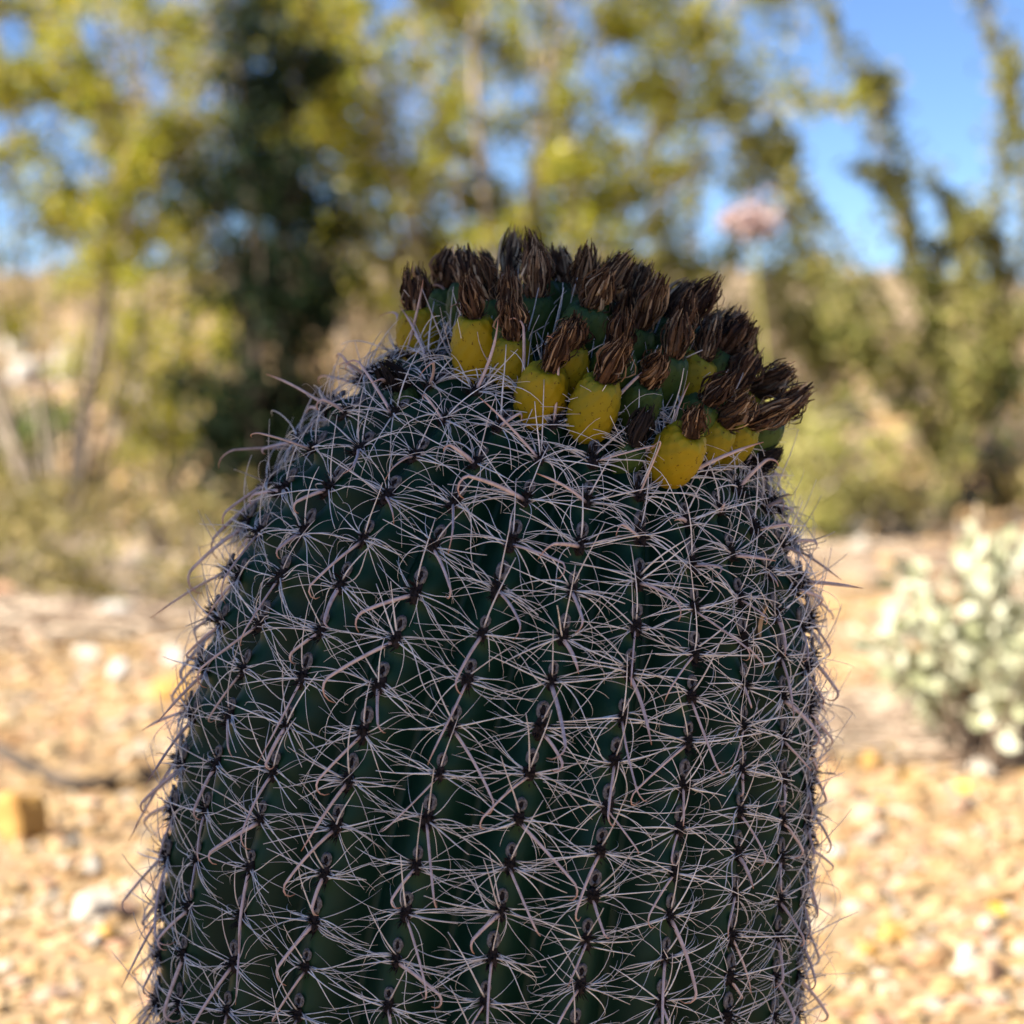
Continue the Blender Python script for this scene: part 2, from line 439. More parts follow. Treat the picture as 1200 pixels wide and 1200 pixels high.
def shrub(name, label, cat, px, Z, height, width, stems, leaf_n, leaf_len, leafmat, barkmat='bark', group=None, seed=0, clump=.13,
          depth=None, lean=(0, 0), low=.25, r0=.03, droop=0.0, twigs=5, basew=.12, limit=None, per=90):
    rd = random.Random(seed)
    x0 = X(px, Z); y0 = Z - 1.6
    root = thing(name, label, cat, (x0, y0, gz(x0, y0) - .03), 0, group)
    wood = MB(); ends = []
    depth = depth or width
    for s in range(stems):
        a = (s + rd.random() * .8) / stems * 2 * math.pi
        reach = rd.uniform(.35, 1.0)
        ex, ey = math.cos(a) * width * .5 * reach + lean[0], math.sin(a) * depth * .5 * reach + lean[1]
        ez = height * (1.0 - .42 * reach ** 2) * rd.uniform(.8, 1.02)
        b = (math.cos(a) * basew * rd.random(), math.sin(a) * basew * rd.random(), 0)
        mid1 = (b[0] + ex * .22 + rd.gauss(0, .05), b[1] + ey * .22 + rd.gauss(0, .05), ez * .36)
        mid2 = (ex * .62 + rd.gauss(0, .08), ey * .62 + rd.gauss(0, .08), ez * .74)
        P = catmull([b, mid1, mid2, (ex, ey, ez - droop * rd.random())], 12)
        rk = r0 * rd.uniform(.7, 1.1) * (1.9 if stems > 12 and s % 6 == 2 else 1.0)
        wood.add(*tube(P, np.linspace(rk, rk * .2, 12), 6))
        for k in range(twigs):
            t = rd.uniform(low, .98); i = int(t * 11)
            p = P[i]
            dv = np.array([rd.gauss(0, 1) + ex * .35, rd.gauss(0, 1) + ey * .35, rd.gauss(.25, .7)]); dv = norm(dv)
            ln = rd.uniform(.18, .75) * (.35 * width / 2 + .2)
            q1 = p + dv * ln * .5 + np.array([0, 0, .02]); q2 = p + dv * ln + np.array([rd.gauss(0, .05), rd.gauss(0, .05), rd.gauss(.05 - droop * .5, .05)])
            TW = catmull([p, q1, q2], 6)
            wood.add(*tube(TW, np.linspace(r0 * .16, r0 * .05, 6), 4))
            for m in (2, 3, 4, 5): ends.append(TW[m])
        ends.append(P[-1])
    trunk_me = wood.mesh('trunk', M[barkmat])
    obj('trunk', trunk_me, root)
    E = np.array(ends)
    K = max(12, min(len(E), int(leaf_n / per)))
    cen = E[rng.choice(len(E), K, replace=False)]
    wts = rng.uniform(.25, 1, K); csz = rng.uniform(.6, 1.25, K)
    idx = rng.choice(K, leaf_n, p=wts / wts.sum())
    Q = cen[idx] + rng.standard_normal((leaf_n, 3)) * (clump * csz[idx])[:, None] * np.array([1, 1, .8])
    Q[:, 2] = np.maximum(Q[:, 2], .03)
    if limit is not None:
        Q = Q[limit(Q)]
    obj('crown', leaves_mesh('crown', Q, rng.uniform(.6, 1.3, len(Q)) * leaf_len, M[leafmat]), root)
    return root

# ------------------------------------------------------------------ large shrubs behind
shrub('creosote_bush', 'tall yellow green creosote bush spreading behind the barrel cactus crown', 'bush', 590, 11.0, 3.9, 3.3, 19, 24000, .052, 'leaf_creosote', per=45, seed=3, clump=.058, twigs=14, low=.3, r0=.018, depth=1.8)
shrub('creosote_bush', 'yellow green creosote bush with bare pale limbs left of the shade-toned dark tree', 'bush', 70, 10.6, 3.6, 2.7, 15, 15000, .052, 'leaf_creosote', per=45, seed=5, clump=.055, twigs=14, low=.45, r0=.013, depth=1.6)
shrub('shade_toned_tree', 'dense tree in the middle of the creosote bushes with shade painted into its dark green leaves', 'tree', 318, 9.5, 2.65, .72, 10, 12000, .05, 'leaf_shade_tone', 'bark_shade_tone', seed=7, clump=.085, twigs=9, low=.12, r0=.03)  # shade on this tree comes from its leaf and bark colours
shrub('creosote_bush', 'low creosote bush at the foot of the shade-toned dark tree', 'bush', 180, 12.5, 1.75, 1.3, 9, 4500, .05, 'leaf_creosote', per=45, seed=9, clump=.06, twigs=9, r0=.014)
shrub('creosote_bush', 'far creosote bush showing past the ochre edge of the tall creosote', 'bush', 780, 12.0, 2.9, 1.6, 11, 8500, .05, 'leaf_creosote', per=45, seed=13, clump=.055, twigs=12, r0=.016)
shrub('creosote_bush', 'far backmost creosote bush filling the gap between shade-toned tree and tall creosote', 'bush', 430, 14.0, 4.2, 2.6, 13, 7500, .055, 'leaf_creosote', per=45, seed=17, clump=.06, twigs=12, r0=.018, depth=1.6)
shrub('creosote_bush', 'backmost creosote bush whose top shows between the left creosote and the shade-toned tree', 'bush', 190, 13.5, 4.3, 2.6, 13, 4500, .055, 'leaf_creosote', per=45, seed=19, clump=.06, twigs=12, r0=.018, depth=1.6, low=.5)
shrub('lime_shrub', 'pale lime green rounded shrub behind the crown of the barrel cactus', 'shrub', 925, 11.5, 1.55, .95, 12, 5200, .05, 'leaf_lime', seed=21, clump=.08, twigs=9, low=.1, r0=.012)
shrub('lime_shrub', 'lower pale lime shrub standing before the ocotillo base', 'shrub', 962, 9.8, .85, .6, 11, 2600, .045, 'leaf_lime', seed=22, clump=.07, twigs=8, low=.1, r0=.01)
shrub('olive_shrub', 'olive shrub growing beside the ocotillo base', 'shrub', 1188, 12.2, .85, .9, 9, 2400, .04, 'leaf_green', seed=23, clump=.08, twigs=7, low=.1)

# ocotillo: wands fanning from one base
def ocotillo():
    Z = 10.6; bx = X(1110, Z); by = Z - 1.6
    root = thing('ocotillo', 'leafy ocotillo with long wand stems fanning up from one base', 'ocotillo', (bx, by, gz(bx, by) - .02))
    wands = [[(1100, 470), (1040, 380), (955, 250), (880, 165), (832, 110)], [(1100, 450), (1074, 330), (1040, 210), (1000, 90), (950, -10)],
             [(1098, 450), (1085, 370), (1066, 250), (1036, 120), (1020, 95)], [(1130, 450), (1152, 370), (1160, 280), (1175, 140), (1180, 60)],
             [(1150, 470), (1190, 400), (1245, 290), (1270, 200)], [(1080, 480), (1010, 400), (945, 310), (925, 240), (908, 140)],
             [(1150, 420), (1200, 270), (1185, 130), (1140, -10), (1125, -60)], [(1108, 470), (1106, 410), (1090, 350), (1100, 290)],
             [(1075, 500), (1020, 440), (975, 370)], [(1130, 480), (1150, 430), (1200, 370)], [(1120, 460), (1122, 390), (1130, 320), (1112, 240)],
             [(1090, 500), (1040, 420), (985, 330), (900, 200), (868, 170)], [(1115, 430), (1125, 330), (1120, 260), (1085, 210)], [(1140, 440), (1175, 330), (1150, 270), (1120, 270)], [(1100, 440), (1060, 300), (1045, 230), (1000, 200)]]
    rd = random.Random(4)
    for w in wands:
        P = [np.array([rd.uniform(-.05, .05), rd.uniform(-.05, .05), 0.0])]
        yo = rd.uniform(-.5, .5)
        for k, (px, py) in enumerate(w):
            zz = Z + yo * (k + 1) / len(w)
            P.append(np.array([X(px, zz) - bx, zz - Z, H(py, zz) - root.location.z]))
        Q = catmull(P, 26)
        Q[1:-1] += np.array([[rd.gauss(0, .012) for _ in range(3)] for _ in range(24)])
        st = MB(); st.add(*tube(Q, np.linspace(.019, .007, 26), 6))
        s_o = obj('stem', st.mesh('stem', M['ocotillo_stem']), root)
        n_ = int(len(w) * 130)
        ii = np.clip(rng.beta(1.7, 1.0, n_) * 25, 3, 25); i0 = np.floor(ii).astype(int).clip(0, 24); fr = (ii - i0)[:, None]
        B = Q[i0] * (1 - fr) + Q[i0 + 1] * fr
        lump = (.55 + .45 * np.sin(ii * 1.7 + rd.uniform(0, 6)))[:, None]
        B = B + rng.standard_normal((n_, 3)) * (.014 + .034 * lump)
        obj('leaves', leaves_mesh('leaves', B, rng.uniform(.035, .07, n_), M['leaf_ocotillo'], .55), s_o)['kind'] = 'stuff'
ocotillo()

# stalk with pale pink blossom
def pink():
    Z = 9.0; bx = X(880, Z); by = Z - 1.6
    root = thing('flowering_plant', 'slender stalk topped with a pale pink blossom cluster beside the ocotillo', 'plant', (bx, by, gz(bx, by)))
    b = MB(); top = H(285, Z)
    P = catmull([(.03, 0, 0), (.06, .0, top * .5), (.02, 0, top * .85), (0, 0, top)], 14)
    b.add(*tube(P, np.linspace(.012, .005, 14), 6)); obj('stem', b.mesh('stem', M['leaf_lime']), root)
    n_ = 220
    Q = rng.standard_normal((n_, 3)) * np.array([.045, .04, .032]) + np.array([0, 0, H(262, Z)])
    k = n_ // 8; Q[:k] = rng.standard_normal((k, 3)) * .016 + np.array([X(853, Z) - bx, 0, H(260, Z)])
    tw = MB(); tw.add(*tube(catmull([(0, 0, top - .03), (X(866, Z) - bx, 0, H(272, Z)), (X(853, Z) - bx, 0, H(260, Z))], 6), np.linspace(.005, .003, 6), 5)); obj('side_stem', tw.mesh('side_stem', M['leaf_lime']), root)
    obj('blossom', leaves_mesh('blossom', Q, rng.uniform(.03, .05, n_), M['petal_pink'], .9), root)
pink()

# silvery round leaved bush on the right
def brittlebush(px, py, label, wid, hei, n_l, seed, leaf=.042):
    Z = CAM_Z / ((py - 430) / 600 * TAN)
    rd = random.Random(seed)
    x0, y0 = X(px, Z), Z - 1.6
    root = thing('brittlebush', label, 'bush', (x0, y0, gz(x0, y0) - .01))
    st = MB(); tips = []
    for s in range(46):
        a = rd.uniform(0, 6.283); rr = math.sqrt(rd.random())
        e = np.array([math.cos(a) * wid * .5 * rr, math.sin(a) * wid * .5 * rr, hei * math.sqrt(max(.05, 1 - .75 * rr ** 2)) * rd.uniform(.75, 1.05)])
        P = catmull([(rd.gauss(0, .02), rd.gauss(0, .02), 0), e * np.array([.45, .45, .5]) + np.array([rd.gauss(0, .01), rd.gauss(0, .01), 0]), e], 8)
        st.add(*tube(P, np.linspace(.004, .0015, 8), 5))
        tips.append(P)
    obj('stems', st.mesh('stems', M['twig']), root)['kind'] = 'stuff'
    # rounded leaves: six-cornered, cupped
    V, F = [], []
    for i in range(n_l):
        P = tips[rd.randrange(len(tips))]; t = rd.uniform(.45, 1.0); p = P[int(t * 7)] + np.array([rd.gauss(0, .012), rd.gauss(0, .012), rd.gauss(0, .012)])
        d = norm(np.array([rd.gauss(0, 1) + p[0] * 2, rd.gauss(0, 1) + p[1] * 2, rd.gauss(.4, .7)])); w = norm(np.cross(d, rng.standard_normal(3))); nn = np.cross(d, w)
        L = leaf * rd.uniform(.6, 1.15)
        k = len(V)
        for u, s_, h in ((0, 0, 0), (.3, .30, .05), (.68, .32, .06), (1, 0, 0), (.68, -.32, .06), (.3, -.30, .05)):
            V.append(p + d * L * u + w * L * s_ + nn * L * h)
        F.append([k, k + 1, k + 2, k + 3]); F.append([k, k + 3, k + 4, k + 5])
    obj('foliage', mesh_from('foliage', V, F, M['leaf_silver'], False), root)['kind'] = 'stuff'
brittlebush(1166, 905, 'silvery pale green brittlebush with rounded leaves beside dry twig litter', .56, .54, 760, 2, .052)
brittlebush(1265, 800, 'silvery brittlebush half hidden behind the nearer brittlebush', .5, .42, 420, 6)

# small shrubs on the slope
small = [(12, 555, 13, .5, .4, 'leaf_shade_tone'), (5, 520, 12, .7, .6, 'leaf_green'), (45, 480, 15, .5, .5, 'leaf_green'), (165, 400, 17, .8, .8, 'leaf_creosote'), (215, 430, 16, .7, .6, 'leaf_olive'),
         (110, 575, 12, .25, .4, 'leaf_olive'), (275, 500, 12, .6, .5, 'leaf_shade_tone'), (240, 595, 10.5, .2, .4, 'leaf_olive'),
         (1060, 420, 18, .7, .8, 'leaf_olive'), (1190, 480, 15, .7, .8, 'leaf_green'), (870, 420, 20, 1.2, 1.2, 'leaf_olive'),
         (20, 360, 24, 1.1, 1.3, 'leaf_olive'), (110, 340, 27, 1.1, 1.3, 'leaf_olive'), (250, 330, 28, 1.2, 1.4, 'leaf_olive'), (380, 350, 26, 1.2, 1.4, 'leaf_olive'), (480, 390, 22, 1.1, 1.2, 'leaf_shade_tone'),
         (1000, 350, 30, 1.3, 1.6, 'leaf_olive'), (1110, 370, 30, 1.2, 1.4, 'leaf_olive'), (1190, 360, 33, 1.4, 1.6, 'leaf_olive'), (780, 400, 24, 1.2, 1.3, 'leaf_lime')]
rs_ = random.Random(64)
for q in range(7): small.append((rs_.uniform(-20, 250), 0, rs_.uniform(8.6, 11.5), rs_.uniform(.12, .3), rs_.uniform(.25, .5), 'leaf_olive'))
for q in range(5): small.append((rs_.uniform(-20, 230), 0, rs_.uniform(6.6, 9.0), rs_.uniform(.08, .22), rs_.uniform(.2, .4), 'leaf_olive'))
for q in range(6): small.append((rs_.uniform(960, 1210), 0, rs_.uniform(9.2, 11.5), rs_.uniform(.12, .3), rs_.uniform(.25, .5), 'leaf_olive'))
for q in range(12): small.append((rs_.choice([rs_.uniform(-1500, -150), rs_.uniform(1350, 2600)]), 0, rs_.uniform(8, 26), rs_.uniform(.5, 1.6), rs_.uniform(.6, 1.6), rs_.choice(['leaf_olive', 'leaf_creosote'])))
for i, (px, py, Z, h, w, lm) in enumerate(small):
    word = {'leaf_shade_tone': 'dark green', 'leaf_green': 'fresh green', 'leaf_olive': 'dry olive', 'leaf_creosote': 'yellow green', 'leaf_lime': 'pale lime'}[lm]
    shrub('desert_shrub', '%s %s shrub %s' % ('tiny' if h < .4 else 'small' if h < 1 else 'far', word, ('at the gravel edge by the ocotillo' if px > 700 else 'at the gravel edge under the creosote bushes') if h < .4 else 'on the slope beyond the ocotillo' if px > 700 else 'on the slope below the creosote bushes' if Z < 20 else 'on the far slope behind the creosote bushes'), 'shrub', px, Z, h, w, 7, (260 if h < .4 else 700) if px < 700 else 300, .05 + .001 * Z, lm, group='%s %s shrubs %s' % ('tiny' if h < .4 else 'small' if h < 1 else 'far', word, 'beyond the ocotillo' if px > 700 else 'below the creosote' if Z < 20 else 'behind the creosote'), seed=100 + i, clump=.09 * w + .03, twigs=5, low=.15, r0=.014)

# dry twig litter, sticks, dark strips for branch shadows, yellow petals
def sticks(name, label, cx, cy, n_, sx, sy, ln, rad, seed, kind=None, mat='twig'):
    rd = random.Random(seed); b = MB()
    for _ in range(n_):
        x = cx + rd.gauss(0, sx); y = cy + rd.gauss(0, sy); a = rd.gauss(0, .7); L = ln * rd.uniform(.5, 1.2); r = rad * rd.uniform(.5, 1.2)
        P = [np.array([x - math.cos(a) * L / 2, y - math.sin(a) * L / 2, 0]), np.array([x, y + rd.gauss(0, .01), 0]), np.array([x + math.cos(a) * L / 2, y + math.sin(a) * L / 2, 0])]
        for p in P: p[2] = gz(p[0], p[1]) + .014 + rd.random() * .03
        b.add(*tube(catmull(P, 7), np.linspace(r, r * .4, 7), 5))
    o = obj(name, b.mesh(name, M[mat])); return tag(o, label, 'twigs', kind=kind)
Zl = 4.7
sticks('twig_litter', 'grey brown dry twig litter heaped below the brittlebush', X(1085, Zl), Zl - 1.6 + .05, 420, .16, .22, .22, .0045, 3, 'stuff')
Zl = 8.2
sticks('leaf_litter', 'dull brown dead stem litter along the foot of the shrubs', X(90, Zl), Zl - 1.6 + .5, 900, .6, 1.0, .3, .008, 5, 'stuff')
Zl = 6.9
sticks('leaf_litter', 'patch of fallen brown stems on the gravel before the creosote bushes', X(60, Zl), Zl - 1.6, 260, .35, .35, .25, .006, 8, 'stuff')
Zl = 8.6
sticks('leaf_litter', 'dull brown dead stem litter round the ocotillo base', X(1080, Zl), Zl - 1.6 + .4, 500, .5, .7, .3, .007, 6, 'stuff')

def stick(label, pts, rad, name='stick_or_shadow', mat='bark'):
    P = []
    for px, py in pts:
        Z = CAM_Z / ((py - 430) / 600 * TAN); x, y = X(px, Z), Z - 1.6
        P.append((x, y, gz(x, y) + rad * 1.1))
    c0 = np.array(P[0]); b = MB(); b.add(*tube(catmull(np.array(P) - c0, 16), np.linspace(rad, rad * .45, 16), 7))
    o = obj(name, b.mesh(name, M[mat]), None, tuple(c0)); return tag(o, label, 'stick')
stick('thick dark strip on gravel standing for a branch shadow behind the orange stone', [(-30, 890), (30, 925), (90, 945), (170, 932), (260, 905)], .016, mat='bark_shade_tone')  # dark strip laid where a branch shadow crosses the gravel
stick('thin dark strip standing for a twig shadow straight across the bare gravel', [(-20, 765), (60, 752), (130, 748), (220, 738)], .007, mat='bark_shade_tone')  # thinner dark strip in place of a twig's cast shadow
stick('pale bleached stick lying at the edge of the twig litter', [(955, 850), (1010, 862), (1050, 874)], .011, mat='pebble_pale')
stick('short pale bleached stick above a longer pale stick by the litter', [(985, 828), (1030, 838), (1066, 856)], .009, mat='pebble_pale')
stick('curved pale dead branch arching on the ground before the pale lime shrubs', [(930, 648), (960, 628), (985, 622), (1012, 634)], .03, mat='pebble_pale')

pet_me = None
def petal_flower(px, py, label, group):
    global pet_me
    if pet_me is None:
        V, F = [], []
        for k in range(8):
            a = k / 8 * 6.283; a2 = .3
            i = len(V)
            for r, s, z in ((.002, 0, .004), (.010, -a2, .009), (.017, 0, .006), (.010, a2, .009)): V.append((r * math.cos(a + s), r * math.sin(a + s), z))
            F.append([i, i + 1, i + 2, i + 3])
        for k in range(6):
            V.append((.0045 * math.cos(k), .0045 * math.sin(k), .011))
        F.append([len(V) - 6 + k for k in range(6)])
        pet_me = mesh_from('fallen_flower', V, F, M['petal_yellow'], False)
    Z = CAM_Z / ((py - 430) / 600 * TAN); x, y = X(px, Z), Z - 1.6
    o = obj('fallen_flower', pet_me, None, (x, y, gz(x, y) + .022), (random.uniform(.2, .7), random.uniform(-.3, .3), random.uniform(0, 6)))
    tag(o, label, 'flower', group)
for px, py in ((1020, 900), (1050, 895), (1048, 911), (1064, 926), (1133, 940), (1035, 960), (1175, 1095)):
    petal_flower(px, py, 'small yellow fallen flower on gravel right of the barrel cactus', 'fallen yellow flowers')

# unseen cactus-shaped blocker, added so its shadow falls on the barrel cactus
def shade_blocker():
    sx, sy = SUN_DIR.x / math.hypot(SUN_DIR.x, SUN_DIR.y) * 2.5, SUN_DIR.y / math.hypot(SUN_DIR.x, SUN_DIR.y) * 2.5
    root = thing('shade_blocker', 'added unseen shade blocker, a tall ribbed green cactus column beside the barrel cactus', 'cactus', (sx, sy, 0))
    V, F = [], []; nj = 22 * 6; nk = 60
    for k in range(nk):
        z = k / (nk - 1) * 5.2
        r = .36 * (.86 + .14 * math.sin(math.pi * min(1, z / 3.2))) * math.sqrt(max(0.0, 1 - max(0, (z - 4.7) / .5) ** 2))
        for j in range(nj):
            a = j / nj * 6.283185
            rr = r * (1 - .10 * (1 - abs(math.cos(a * 11))) )
            V.append((rr * math.cos(a), rr * math.sin(a), z - .03))
    for k in range(nk - 1):
        for j in range(nj): F.append([k * nj + j, k * nj + (j + 1) % nj, (k + 1) * nj + (j + 1) % nj, (k + 1) * nj + j])
    obj('trunk', mesh_from('trunk', V, F, M['shade_blocker']), root)
    b = MB(); rs = random.Random(3)
    for j in range(22):
        a = j / 22 * 6.283185
        for z in np.arange(.15, 4.6, .06):
            r = .36 * (.86 + .14 * math.sin(math.pi * min(1, z / 3.2)))
            for _ in range(3):
                p = np.array([r * math.cos(a), r * math.sin(a), z]); d = norm(np.array([math.cos(a + rs.gauss(0, .6)), math.sin(a + rs.gauss(0, .6)), rs.gauss(0, .5)]))
                b.add(*tube([p, p + d * .03], np.array([.001, .0003]), 3))
    obj('spine_mass', b.mesh('spine_mass', M['radial']), root)['kind'] = 'stuff'
shade_blocker()

# ------------------------------------------------------------------ the barrel cactus
NR = 24
PROF = catmull([(.170, 0), (.196, .07), (.212, .17), (.2195, .30), (.218, .42), (.210, .51), (.196, .59), (.176, .653), (.147, .702), (.111, .738), (.065, .764), (.024, .772), (0.0, .770)], 400)
arc = np.concatenate([[0], np.cumsum(np.linalg.norm(np.diff(PROF, axis=0), axis=1))]); ARC = arc[-1]
BASE = np.array([-.026, 0.0, 0.0])
# axis: leans to the right and a little forward towards the top
zz = np.linspace(0, .8, 200)
TH = R_(20.5) * np.clip((zz - .22) / .54, 0, 1) ** 1.1
LEAN = R_(-34)       # direction of lean in plan
ax_s = np.concatenate([[0], np.cumsum(np.sin((TH[1:] + TH[:-1]) / 2) * np.diff(zz))])
ax_z = np.concatenate([[0], np.cumsum(np.cos((TH[1:] + TH[:-1]) / 2) * np.diff(zz))])
LD = np.array([math.cos(LEAN), math.sin(LEAN), 0])

def ribdepth(s):
    z = np.interp(s, arc, PROF[:, 1]); r = np.interp(s, arc, PROF[:, 0])
    return np.minimum(.026, .012 + r * .085) * np.clip(r / .05, 0, 1)
SPACE = .0305
def rib_off(k): return (k * .437 + .08 * math.sin(k * 2.3)) % 1.0
ROFF = np.array([rib_off(k) for k in range(NR)])

def twist(phi, z):
    w = np.tan(np.radians(-1.5 + 6.5 * np.cos(phi - R_(-90) + R_(35)))) / .21
    return (np.minimum(z, .64) - .33) * w * np.clip((z + .1) / .3, 0, 1)

def surf(q, s, lift=0.0):
    """q = rib coordinate (rib number, crest at whole numbers), s = distance along the profile; arrays allowed"""
    q = np.asarray(q, float); s = np.asarray(s, float)
    r = np.interp(s, arc, PROF[:, 0]); z = np.interp(s, arc, PROF[:, 1])
    phi = q / NR * 2 * math.pi
    fr = q - np.round(q)
    k = np.mod(np.round(q).astype(int), NR)
    dep = ribdepth(s)
    cr = np.abs(np.cos(math.pi * fr)) ** 1.35          # 1 on crest, 0 in furrow
    # tubercle swellings: full at each areole, notched just above it
    u = (s / SPACE - ROFF[k]); u = u - np.floor(u)
    top = np.clip((z - .42) / .25, 0, 1)
    tub = (np.cos(2 * math.pi * (u - .06)) * .5 + .5)
    rr = r - dep * (1 - cr) + (tub - .6) * (.0015 + .0065 * top) * cr ** 1.5 * np.clip(r / .06, 0, 1) + lift
    rr = np.maximum(rr, 0)
    ph2 = phi + twist(phi, z)
    cx, cy = rr * np.cos(ph2), rr * np.sin(ph2)
    th = np.interp(z, zz, TH); sx = np.interp(z, zz, ax_s); sz = np.interp(z, zz, ax_z)
    al = cx * LD[0] + cy * LD[1]; pe = -cx * LD[1] + cy * LD[0]
    a2 = al * np.cos(th); h2 = -al * np.sin(th)
    P = np.stack([BASE[0] + (sx + a2) * LD[0] - pe * LD[1], BASE[1] + (sx + a2) * LD[1] + pe * LD[0], BASE[2] + sz + h2], -1)
    return P, cr, u

def frame(q, s):
    e = .15; d = .004
    p, _, _ = surf(np.array([q]), np.array([s])); p = p[0]
    a = surf(np.array([q - .5]), np.array([s]))[0][0]; b = surf(np.array([q + .5]), np.array([s]))[0][0]
    c = surf(np.array([q]), np.array([s - SPACE * .5]))[0][0]; dd = surf(np.array([q]), np.array([min(s + SPACE * .5, ARC - .0005)]))[0][0]
    t = norm(b - a); u = norm(dd - c); n = norm(np.cross(t, u)); u = norm(np.cross(n, t))
    return p, t, u, n

NQ, NS = NR * 14, 250
qv = np.arange(NQ) / 14.0
sv_ = np.linspace(0, ARC, NS)
QQ, SS = np.meshgrid(qv, sv_)
P, CR, UU = surf(QQ.ravel(), SS.ravel())
Pz = np.interp(SS.ravel(), arc, PROF[:, 1])
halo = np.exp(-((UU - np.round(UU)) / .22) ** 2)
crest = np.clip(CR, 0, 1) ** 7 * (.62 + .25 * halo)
age = np.clip((.47 - Pz) / .3, 0, 1)
idx = np.arange(NQ * NS).reshape(NS, NQ)
a_, b_, c_, d_ = idx[:-1], np.roll(idx[:-1], -1, 1), np.roll(idx[1:], -1, 1), idx[1:]
BF = np.stack([a_, b_, c_, d_], -1).reshape(-1, 4)
cactus = thing('barrel_cactus', 'ribbed dark green barrel cactus with hooked spines and yellow fruit crown', 'cactus', (BASE[0], BASE[1], 0))
inv = Vector((-BASE[0], -BASE[1], 0))
LOC0 = np.array([BASE[0], BASE[1], 0])
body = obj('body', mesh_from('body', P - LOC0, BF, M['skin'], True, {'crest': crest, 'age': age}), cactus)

# areole pads
def areole_mesh(seed):
    r = np.random.default_rng(seed); V = []; F = []; mi = []
    def blob(c, s, n1=7, n2=5, jit=.18):
        i0 = len(V)
        for k in range(n2 + 1):
            th = math.pi * k / n2
            for j in range(n1):
                a = j / n1 * 6.283
                jj = 1 + r.normal(0, jit)
                V.append((c[0] + s[0] * jj * math.sin(th) * math.cos(a), c[1] + s[1] * jj * math.sin(th) * math.sin(a), c[2] + s[2] * jj * math.cos(th)))
        for k in range(n2):
            for j in range(n1):
                F.append([i0 + k * n1 + j, i0 + (k + 1) * n1 + j, i0 + (k + 1) * n1 + (j + 1) % n1, i0 + k * n1 + (j + 1) % n1])
    blob((0, -.0005, .0004), (.0032, .0052, .0022)); mi += [0] * (len(F) - len(mi))
    # woolly rim round the gland above the spines
    i0 = len(V); n1, n2 = 12, 5; cy = .0072 + r.uniform(-.0005, .0008); ry = r.uniform(.0026, .0036)
    for j in range(n1):
        a = j / n1 * 6.283
        for k in range(n2):
            b = k / n2 * 6.283; q = .00115 * (1 + r.normal(0, .16))
            V.append(((.0021 + q * math.cos(b)) * math.cos(a), cy + (ry + q * math.cos(b)) * math.sin(a), .0008 + q * math.sin(b)))
    for j in range(n1):
        for k in range(n2):
            F.append([i0 + j * n2 + k, i0 + ((j + 1) % n1) * n2 + k, i0 + ((j + 1) % n1) * n2 + (k + 1) % n2, i0 + j * n2 + (k + 1) % n2])
    mi += [1] * (len(F) - len(mi))
    blob((0, cy, .0004), (.0016, .0022, .0012), 6, 4, .1); mi += [0] * (len(F) - len(mi))
    # dark bristly stubs between the spines
    for _ in range(26):
        a = r.uniform(0, 6.283); rr = math.sqrt(r.uniform(0, 1)); p = np.array([.0030 * rr * math.cos(a), -.001 + .006 * rr * math.sin(a), .001])
        d = norm(np.array([p[0] * 160, p[1] * 90, r.uniform(.5, 1.2)])); L = r.uniform(.0025, .006)
        v, f, _ = tube([p, p + d * L * .6, p + d * L], np.array([.00042, .0003, .0001]), 3)
        k = len(V); V.extend(v.tolist()); F.extend([[i + k for i in ff] for ff in f]); mi += [0] * len(f)
    return mesh_from('areole', V, F, None, True, None, [M['areole_dark'], M['areole_wool']], mi)
AREOLES = [areole_mesh(200 + i) for i in range(6)]

def bend_line(p, d, L, to, k, n=9, wob=0.0, hook=None, r=random):
    """polyline from p along d, turning steadily towards 'to'; hook = (start fraction, turn in radians)"""
    pts = [p]; d = norm(d); st = L / (n - 1)
    wv = norm(np.cross(d, np.array([r.gauss(0, 1), r.gauss(0, 1), r.gauss(0, 1)])))
    for i in range(1, n):
        fr = i / (n - 1)
        turn = k / (n - 1)
        if hook and fr > hook[0]: turn = hook[1] / ((n - 1) * (1 - hook[0]))
        axis = np.cross(d, to)
        ln = np.linalg.norm(axis)
        if ln > 1e-3:
            axis /= ln
            c, s = math.cos(turn), math.sin(turn)
            if hook and fr > hook[0] and hook_axis[0] is not None: axis = hook_axis[0]
            elif hook and fr <= hook[0]: hook_axis[0] = axis
            d = d * c + np.cross(axis, d) * s + axis * (axis @ d) * (1 - c)
        d = norm(d + wv * wob * math.sin(fr * 5.0))
        pts.append(pts[-1] + d * st)
    return np.array(pts)
hook_axis = [None]

